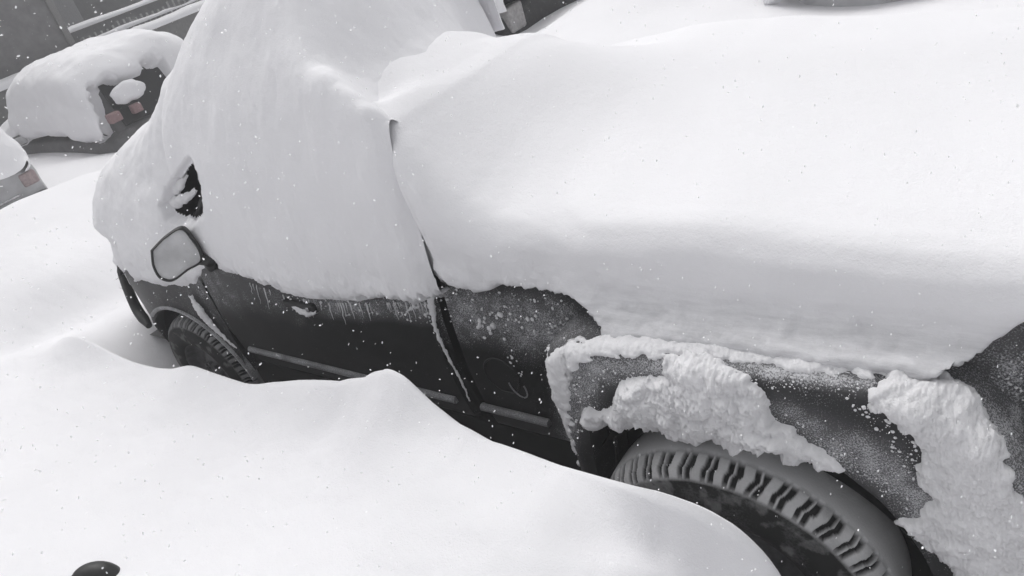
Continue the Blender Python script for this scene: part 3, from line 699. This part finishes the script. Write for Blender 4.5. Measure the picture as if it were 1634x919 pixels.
crumbs([(1560, 620), (1634, 560), (1640, 640), (1600, 690)], 60, .001, .005, 0, 9)
crumbs([(806, 560), (825, 575), (838, 600), (830, 602), (810, 575)], 14, .003, .010, 0, 10)
_g = np.random.default_rng(77)
for k in range(46):          # thin frozen runs below the snow's edge on the door
    x = _g.uniform(395, 690); y = float(np.interp(x, [395, 450, 520, 690], [450, 470, 484, 482])); L = _g.uniform(8, 34)
    a, b = (x, y), (x + .28 * L, y + L); P3 = []
    for t in np.linspace(0, 1, 6):
        p = atY(a[0] + (b[0] - a[0]) * t, a[1] + (b[1] - a[1]) * t, 0); P3.append(atY(a[0] + (b[0] - a[0]) * t + _g.normal(0, .5), a[1] + (b[1] - a[1]) * t, float(ybody(0, p[2])) - .0135))
    cm.tube(P3, np.linspace(_g.uniform(.0016, .004), .0006, 6), 6)
tag(cm.build('stuck_snow', CRUST), kind='stuff')
ridge('pillar_snow', 'short snow smear along the upper edge of the dark gap by the cab', [(276, 316), (283, 303), (291, 290), (300, 277)], [.006, .022, .018, .006], .6, 12, .10)
ridge('handle_snow', 'little white snow heap caught under the door handle', [(462, 486), (475, 491), (490, 497), (506, 498)], [.006, .018, .022, .008], .9, 7)
ridge('pillar_snow', 'snow strip lying across the dark gap above the door mirror', [(264, 330), (276, 326), (290, 318), (306, 310), (314, 300)], [.02, .03, .022, .018, .008], .7, 8, .085)

# ------------------------------------------------------------------ parked cars around, mostly buried
def parked_car(name, label, loc, rz, paintm, Lc=4.4, Wc=1.75, Hc=1.55, lampz=.73, lamps=1.0, inner=False, group='other parked cars under snow', lens=REDLENS, headlens=None):
    """length along +x from tail (x=0) to nose (x=Lc); left side at +y; base at z=0"""
    c = empty(name, loc, label, 'car', group, rz); h = Wc / 2
    def sec(x, pts): return [(x, y, z) for y, z in pts]
    K = {}
    for x, wz, ht in [(0., .93, .80), (.05, .97, .92), (.25, 1., .97), (1.2, 1., .98), (2.9, 1., .97), (3.6, .99, .93), (4.1, .95, .84), (4.35, .88, .70), (4.4, .82, .6)]:
        w = h * wz; x = x * Lc / 4.4
        K[x] = sec(x, [(-w * .9, .22), (-w, .42), (-w * 1.0, .62), (-w * .97, ht - .06), (-w * .86, ht), (0, ht + .03), (w * .86, ht), (w * .97, ht - .06), (w, .62), (w, .42), (w * .9, .22)])
    P = loft(K, 60, 60); mb = MB().grid(P, dust=.2); n = 60
    mb.add(P[0], [tuple(range(n))], dust=.2); mb.add(P[-1], [tuple(range(n))[::-1]], dust=.2)
    mb.build('body', paintm, c, True, 50)
    G = {}
    for x, z0, z1, w0 in [(.12, .93, .98, .86), (.22, .93, 1.22, .84), (.55, .93, Hc - .03, .80), (1.2, .93, Hc, .79), (2.1, .93, Hc - .02, .79), (2.45, .93, 1.36, .80), (2.95, .93, .97, .84)]:
        x = x * Lc / 4.4; a = w0 * h; tp = a - (z1 - .93) * .16
        G[x] = sec(x, [(-a, .92), (-(a + tp) / 2, (.92 + z1) / 2), (-tp, z1 - .05), (-tp * .85, z1), (0, z1 + .015), (tp * .85, z1), (tp, z1 - .05), ((a + tp) / 2, (.92 + z1) / 2), (a, .92)])
    P = loft(G, 50, 50); MB().grid(P).build('cabin', paintm, c, True, 50)
    # side windows, rear window
    for s in (-1, 1):
        for xa, xb in ((.6, 1.35), (1.42, 2.25)):
            m = MB(); y0, y1 = s * (.81 * h + .008), s * (.81 * h - (Hc - .12 - .97) * .16 + .012)
            V = [(xa, y0, .99), (xb, y0, .99), (xb - .05, y1, Hc - .12), (xa + .05, y1, Hc - .12)]; V += [(p[0], p[1] - s * .03, p[2]) for p in V]
            m.add(V, [(0, 1, 2, 3), (4, 5, 6, 7), (0, 1, 5, 4), (1, 2, 6, 5), (2, 3, 7, 6), (3, 0, 4, 7)]).build('side_window', GLASS, c, False)
        m = MB().box((-.012, s * h * .82 - .10 * lamps, lampz - .075 * lamps), (.12, s * h * .82 + .085, lampz + .075 * lamps), .025); m.build('taillight', lens, c, True, 40)
        if inner: MB().box((-.008, s * h * .45 - .07, lampz - .07), (.10, s * h * .45 + .07, lampz + .05), .02).build('inner_lamp', lens, c, True, 40)
        m = MB().box((Lc - .2, s * h * .7 - .16, .56), (Lc - .02, s * h * .7 + .14, .70), .03); m.build('headlight', headlens or CLEARLENS, c, True, 40)
        m = MB().box((2.55, s * (h + .16) - .1, .98), (2.66, s * (h + .16) + .1, 1.13), .04)
        mm = m.build('side_mirror', BLACK, c, True, 40)
        MB().box((2.545, s * (h + .16) - .085, .995), (2.552, s * (h + .16) + .085, 1.115), .003).build('mirror_glass', MIRROR, mm, True, 40)
        for wx in (.85, Lc - .85):
            w = bpy.data.objects.new('wheel', None); COL.objects.link(w); w.parent = c; w.location = (wx, s * (h - .1), .32)
            pr = curve([(.20, -.09), (.27, -.105), (.31, -.09), (.325, -.05), (.325, .05), (.31, .09), (.2, .1)], 20); a = np.linspace(0, 2 * np.pi, 40, endpoint=False)
            MB().grid(np.stack([np.outer(np.cos(a), pr[:, 0]), s * np.broadcast_to(-pr[:, 1], (40, 20)), np.outer(np.sin(a), pr[:, 0])], -1), closeu=True).build('tyre', BLACK, w)
            pr = curve([(.21, .07), (.18, .06), (.1, .075), (.001, .08)], 12)
            MB().grid(np.stack([np.outer(np.cos(a), pr[:, 0]), s * np.broadcast_to(pr[:, 1], (40, 12)), np.outer(np.sin(a), pr[:, 0])], -1), closeu=True).build('rim', STEEL, w)
    V = [(.135, -.7 * h, 1.02), (.135, .7 * h, 1.02), (.45, .62 * h, Hc - .12), (.45, -.62 * h, Hc - .12)]; V = V + [(p[0] + .03, p[1], p[2] - .02) for p in V]; V = [(p[0] - .045, p[1], p[2] + .02) for p in V]
    MB().add(V, [(0, 1, 2, 3), (4, 5, 6, 7), (0, 1, 5, 4), (1, 2, 6, 5), (2, 3, 7, 6), (3, 0, 4, 7)]).build('rear_window', GLASS, c, False)
    MB().box((-.07, -h * .95, .34), (.12, h * .95, .56), .04).build('bumper', BLACK, c, True, 40)
    MB().box((-.005, -h * .62, .60), (.02, h * .62, .63), .005).build('trim_bar', CHROME, c, True, 40)
    return c
def cap(name, label, c_loc, rz, K, amp=.03, seed=0, mt=SNOW, hole=None):
    P = loft(K, 130, 110); n = outward(P, P.reshape(-1, 3).mean(0) - [0, 0, .4])
    P = P + n * (1.3 * amp * fbm(P, 2.5, 3, seed) + .5 * amp * fbm(P, 9, 4, seed + 5))[..., None]
    ca, sa = math.cos(rz), math.sin(rz)
    W = np.stack([c_loc[0] + ca * P[..., 0] - sa * P[..., 1], c_loc[1] + sa * P[..., 0] + ca * P[..., 1], c_loc[2] + P[..., 2]], -1)
    if hole is not None:
        q = photo(W); d = np.full(q.shape[:-1], -99.)
        for h in hole: d = np.maximum(d, sdist(q, h) + 5.0 * fbm(W, 7, 4, seed + 9))
        inw = np.array([-ca, -sa, 0]) * -1
        W = W + smooth(-3, 2.5, d)[..., None] * np.array([ca * .28, sa * .28, -.02])
    return tag(MB().grid(W).build(name, mt), label, 'snow', 'snow on the other cars')

LAMPC = plain('smoky_lens', (.34, .33, .33), .5)
# van-like car beyond the truck: only a tail lamp and part of its tailgate show
pA = atZ(816, 34, 1.03); LA = (pA[0], pA[1] + .78, .18); RZ = math.pi
carA = parked_car('parked_car', 'dark car buried beyond the truck bed, pale tail lamp and black tailgate poking out', LA, RZ, PAINT, lens=LAMPC, lampz=.86, lamps=1.6)
capA = {}
for x, z0, zt_, a in [(-.08, 1.08, 1.10, .86), (-.05, 1.08, 1.18, .88), (.04, 1.08, 1.28, .92), (.2, 1.06, 1.5, .95), (.6, .9, 1.82, 1.0), (1.4, .7, 1.92, 1.05), (2.3, .7, 1.85, 1.05), (3.0, .7, 1.45, 1.05), (4.0, .6, 1.2, 1.0), (4.6, .5, .9, .9)]:
    capA[x] = [(-a - .05, z0 - .1), (-a - .06, z0), (-a, (z0 + zt_) / 2), (-a * .85, zt_ - .06), (-a * .5, zt_), (0, zt_ + .03), (a * .5, zt_), (a * .85, zt_ - .06), (a, (z0 + zt_) / 2), (a + .06, z0), (a + .05, z0 - .1)]
cap('roof_snow', 'snow mound on the dark car whose pale tail lamp shows', LA, RZ, capA, .04, 3)
# silver car at the top edge
pB = atZ(1235, 8, .95); LB = (pB[0] + 4.4, pB[1] + .9, .15)
parked_car('parked_car', 'silver car at the top edge of the photo, lower side showing', LB, RZ, SILVER)
capB = {}
for x, z0, zt_, a in [(-.2, .8, .9, .8), (-.05, 1.0, 1.15, .9), (.3, 1.0, 1.6, .95), (1.4, 1.02, 1.85, .95), (2.3, 1.02, 1.8, .95), (3.0, 1.02, 1.4, .95), (4.2, .95, 1.15, .9), (4.5, .8, .95, .8)]:
    capB[x] = [(-a + .06, z0 - .06), (-a, z0), (-a, (z0 + zt_) / 2), (-a * .8, zt_ - .06), (0, zt_ + .03), (a * .8, zt_ - .06), (a, (z0 + zt_) / 2), (a, z0), (a - .06, z0 - .06)]
cap('roof_snow', 'snow on the silver car at the top edge of the photo', LB, RZ, capB, .03, 5)
# grey off-roader in the opposite row
LC = (-10.35, 3.0 + .9, -.42)
parked_car('parked_car', 'grey car by the wall with red tail lamps and dark, half cleared rear window', LC, RZ, GREYPAINT, Hc=1.68, Wc=1.8, lampz=1.20, inner=True, lamps=.85, lens=REDLENS)
capC = {}
for x, z0, zt_, a in [(.02, 1.05, 1.12, .86), (.10, .95, 1.40, .9), (.22, .97, 1.72, .93), (.5, 1.0, 1.94, .95), (.9, 1.0, 2.0, .96), (1.2, 1.09, 2.02, .96), (2.0, 1.12, 2.0, .96), (2.45, 1.10, 1.9, .96), (2.9, 1.0, 1.5, .95), (3.4, .9, 1.3, .95), (4.2, .8, 1.15, .9), (4.5, .6, .8, .8)]:
    capC[x] = [(-a + .08, z0 - .08), (-a - .02, z0), (-a - .01, (z0 + zt_) / 2), (-a * .93, zt_ - .16), (-a * .7, zt_ - .02), (0, zt_ + .02), (a * .7, zt_ - .02), (a * .93, zt_ - .16), (a + .01, (z0 + zt_) / 2), (a + .02, z0), (a - .08, z0 - .08)]
cap('roof_snow', 'thick snow over the grey car by the wall, roof and side windows', LC, RZ, capC, .03, 7, hole=[
    [(146, 140), (160, 132), (178, 128), (195, 122), (225, 116), (240, 100), (262, 100), (290, 150), (240, 260), (170, 240), (166, 200), (158, 175), (150, 160)]])
pc = atX(205, 146, LC[0] - .12)
a = MB(); u, v = np.meshgrid(np.linspace(0, 2 * np.pi, 40, endpoint=False), np.linspace(0, np.pi, 24), indexing='ij')
D = np.stack([.10 * np.sin(v) * np.cos(u), .25 * np.sin(v) * np.sin(u) * (1 - .2 * np.cos(u)), .14 * np.cos(v)], -1); D = D * (1 + .25 * fbm(D, 7, 3, 4))[..., None]
tag(a.grid(pc + D, closeu=True).build('window_snow', SNOW), 'small oval snow patch on the grey car\'s rear window', 'snow')
# silver car ahead of the truck, only a front corner showing
pD = atZ(42, 286, .76); LD = (pD[0] + .02, pD[1] - .70, .03)
parked_car('parked_car', 'pale silver car at the left edge, one red and white tail lamp showing', LD, math.pi, SILVER, lens=plain('red_white_lens', (.33, .26, .26), .4))
capD = {}
for x, z0, zt_, a in [(-.10, .90, .95, .8), (-.02, .89, 1.02, .86), (.15, .93, 1.2, .9), (.5, .95, 1.6, .93), (1.2, 1.0, 1.8, .95), (2.2, 1.0, 1.75, .95), (2.9, .95, 1.35, .95), (4.2, .8, 1.1, .9), (4.5, .6, .8, .8)]:
    capD[x] = [(-a + .10, z0 - .08), (-a + .02, z0), (-a + .02, (z0 + zt_) / 2), (-a * .9, zt_ - .06), (0, zt_ + .02), (a * .9, zt_ - .06), (a, (z0 + zt_) / 2), (a, z0), (a - .08, z0 - .08)]
cap('roof_snow', 'low snow mound on the silver car at the left edge', LD, math.pi, capD, .03, 9)
# black mirror tip sticking out of the near drift
tp = atZ(152, 897, .97)
u, v = np.meshgrid(np.linspace(0, 2 * np.pi, 36, endpoint=False), np.linspace(0, np.pi, 24), indexing='ij')
D = np.stack([.085 * np.sin(v) * np.cos(u), .05 * np.sin(v) * np.sin(u), .085 * np.sign(np.cos(v)) * np.abs(np.cos(v)) ** .8], -1)
t = MB().grid(tp + np.array([.03, -.03, -.055]) + D @ np.array(Matrix.Rotation(R(35), 3, 'Z')).T, closeu=True).build('mirror_housing', BLACK)
tag(t, 'black rounded mirror tip poking out of the snow at the bottom left', 'car mirror')

# ------------------------------------------------------------------ buildings and walls behind
def block(name, label, cat, a, b, m, bev=.01):
    return tag(MB().box(a, b, bev).build(name, m, None, True, 40), label, cat)
def snowtop(name, label, x0, x1, y0, y1, z, h, seed, parent=None, lump=.35):
    n = max(8, int((y1 - y0) / .06)); y = np.linspace(y0, y1, n); s = np.linspace(0, np.pi, 14)
    G = []
    for k, yy in enumerate(y):
        e = h * (1 + lump * float(fbm(np.array([[yy, x0, 3.]]), 1.1, 4, seed)[0])) * min(1, (min(k, n - 1 - k) + .3) / 2)
        G.append(np.stack([(x0 + x1) / 2 + (x1 - x0) / 2 * 1.15 * np.cos(s), np.full(14, yy), z - .02 + e * np.sin(s) ** .6], -1))
    return tag(MB().grid(np.array(G)).build(name, SNOW), label, 'snow')
b_ = empty('building', (-22, -3, 0), 'large plain grey building behind the snow topped wall', 'building')
def bp_(mb, name, m, parent=None):
    mb.v = [tuple(np.array(v) - np.array([-22, -3, 0])) for v in mb.v]; return mb.build(name, m, parent or b_, True, 40)
bp_(MB().box((-27, -14, -.5), (-18.9, 6.98, 7), .02), 'wall', WALLM)
bp_(MB().box((-18.95, 6.96, -.5), (-18.82, 7.1, 7), .01), 'corner_trim', plain('pale_trim', (.16, .155, .155), .8))
bp_(MB().box((-27.2, -14.2, 7.003), (-18.7, 7.2, 7.2), .02), 'roof', FARM)
wl_ = block('retaining_wall', 'low dark retaining wall running along the far row of cars', 'wall', (-18.4, -14, -.4), (-18.0, 20, .93), WOOD)
snowtop('wall_snow', 'snow along the low retaining wall behind the grey car', -18.42, -17.98, -14, 20, .93, .16, 3)
w2 = block('garden_wall', 'taller dark wall right of the grey building', 'wall', (-20.3, 7.15, -.3), (-20.0, 22, 1.36), FARM)
snowtop('wall_snow', 'snow along the taller wall right of the building', -20.35, -19.95, 7.15, 22, 1.36, .11, 8, lump=.5)
PALEWOOD = plain('snowy_picket', (.30, .30, .30), .9)
fz = empty('fence', (-18.95, 13, .9), 'snowy rail fence standing between the two walls', 'fence')
m = MB()
def fp_(mb, name, mt_): mb.v = [tuple(np.array(v) - np.array([-18.95, 13, .9])) for v in mb.v]; return mb.build(name, mt_, fz, True, 40)
for k in range(9):
    y = 7.3 + k * 1.4; fp_(MB().box((-19.0, y - .05, .2), (-18.9, y + .05, 1.2), .01), 'post', WOOD)
for z in (.98, 1.10): fp_(MB().box((-18.89, 7.2, z - .03), (-18.86, 18.8, z + .03), .005), 'rail', WOOD)
for k in range(70):
    y = 7.35 + k * .16; fp_(MB().box((-18.94, y - .022, .5), (-18.90, y + .022, 1.20 + .10 * random.random()), .004), 'picket', PALEWOOD) if k < 60 else None
snowtop('fence_snow', 'snow lying along the rail of the fence between the walls', -18.96, -18.84, 7.2, 18.8, 1.09, .075, 12, lump=.8)
shed = empty('dark_house', (-26, 14, 0), 'dark house wall with one pale window right of the grey building', 'building')
def sp_(mb, name, mt_): mb.v = [tuple(np.array(v) - np.array([-26, 14, 0])) for v in mb.v]; return mb.build(name, mt_, shed, True, 40)
sp_(MB().box((-30, 8.5, -.5), (-24, 26, 6), .02), 'wall', FARM)
pwn = atX(108, 18, -23.98); sp_(MB().box((-24.02, pwn[1] - .35, pwn[2] - .8), (-23.97, pwn[1] + .3, pwn[2] + .7), .01), 'window', plain('pale_pane', (.20, .20, .21), .4))
sp_(MB().box((-30.2, 8.3, 6.003), (-23.8, 26.2, 6.3), .02), 'roof', SNOW)

# ------------------------------------------------------------------ falling snow, haze
FLAKE = bpy.data.materials.new('snowflake'); FLAKE.use_nodes = True; fn_ = FLAKE.node_tree
fd_ = N(fn_, 'ShaderNodeBsdfDiffuse', Color=(.97, .97, .98, 1)); ft_ = N(fn_, 'ShaderNodeBsdfTranslucent', Color=(.98, .98, .99, 1)); fm_ = N(fn_, 'ShaderNodeMixShader', Fac=.5)
fn_.links.new(fd_.outputs[0], fm_.inputs[1]); fn_.links.new(ft_.outputs[0], fm_.inputs[2]); fn_.links.new(fm_.outputs[0], fn_.nodes['Material Output'].inputs['Surface'])
fl_ = MB(); ico = bmesh.new(); bmesh.ops.create_icosphere(ico, subdivisions=1, radius=1)
ico.free()
_h = np.array([(math.cos(k * math.pi / 3), math.sin(k * math.pi / 3), 0) for k in range(6)])
IV = np.vstack([_h, _h * [.55, 1, 1] + [0, 0, .35]]); IF = [tuple(range(6)), tuple(range(6, 12))]
cnt = 0
while cnt < 6500:
    d = .9 + 13 * RNG.random() ** 1.4
    px, py = RNG.uniform(-250, PW + 250), RNG.uniform(-250, PH + 250)
    r = ray(px, py); r = r / np.linalg.norm(r); p = CP + r * d
    if p[2] < .3: continue
    sz = .0011 + .0026 * RNG.random() ** 3
    sz = min(sz, .0011 * d)
    Q = IV * sz * RNG.uniform(.6, 1.35, (len(IV), 1)) * np.array([1, RNG.uniform(1, 1.8), 1])
    e = Matrix.Rotation(RNG.uniform(0, 6.28), 3, 'X') @ Matrix.Rotation(RNG.uniform(0, 6.28), 3, 'Y')
    fl_.add(p + Q @ np.array(e).T, IF); cnt += 1
tag(fl_.build('falling_snow', FLAKE), kind='stuff')
hz = MB().box((-95, -85, -1.6), (85, 95, 7.6)).build('haze', None, None, False)
hm = bpy.data.materials.new('haze'); hm.use_nodes = True; hn = hm.node_tree; hn.nodes.remove(hn.nodes['Principled BSDF'])
pv = N(hn, 'ShaderNodeVolumePrincipled'); pv.inputs['Color'].default_value = (.93, .93, .95, 1); pv.inputs['Density'].default_value = HAZE
hn.links.new(pv.outputs[0], hn.nodes['Material Output'].inputs['Volume']); hz.data.materials.append(hm); tag(hz, kind='stuff')

# ------------------------------------------------------------------ sky and light
w = bpy.data.worlds.new('World'); SC.world = w; w.use_nodes = True; nt = w.node_tree
bgn = nt.nodes['Background']; sky = N(nt, 'ShaderNodeTexSky', sky_type='NISHITA'); sky.sun_disc = False
SEL, SAZ = R(60), R(-52)      # sun height, and its compass angle from +Y towards +X
sky.sun_elevation = SEL; sky.sun_rotation = SAZ; sky.dust_density = 4.0; sky.air_density = 1.0
hs_ = N(nt, 'ShaderNodeHueSaturation', Saturation=.10); nt.links.new(sky.outputs[0], hs_.inputs['Color']); nt.links.new(hs_.outputs[0], bgn.inputs[0])
bgn.inputs[1].default_value = .138
sun = bpy.data.lights.new('sun', 'SUN'); sun.energy = .5; sun.angle = R(100); sun.color = (1, .985, .97)
so = bpy.data.objects.new('sun', sun); COL.objects.link(so)
dirv = Vector((math.sin(SAZ) * math.cos(SEL), math.cos(SAZ) * math.cos(SEL), math.sin(SEL)))
so.rotation_euler = dirv.to_track_quat('Z', 'Y').to_euler(); so.location = (0, 0, 30)
SC.view_settings.view_transform = 'Standard'; SC.view_settings.look = 'None'; SC.view_settings.gamma = 1
SC.view_settings.exposure = 0.44
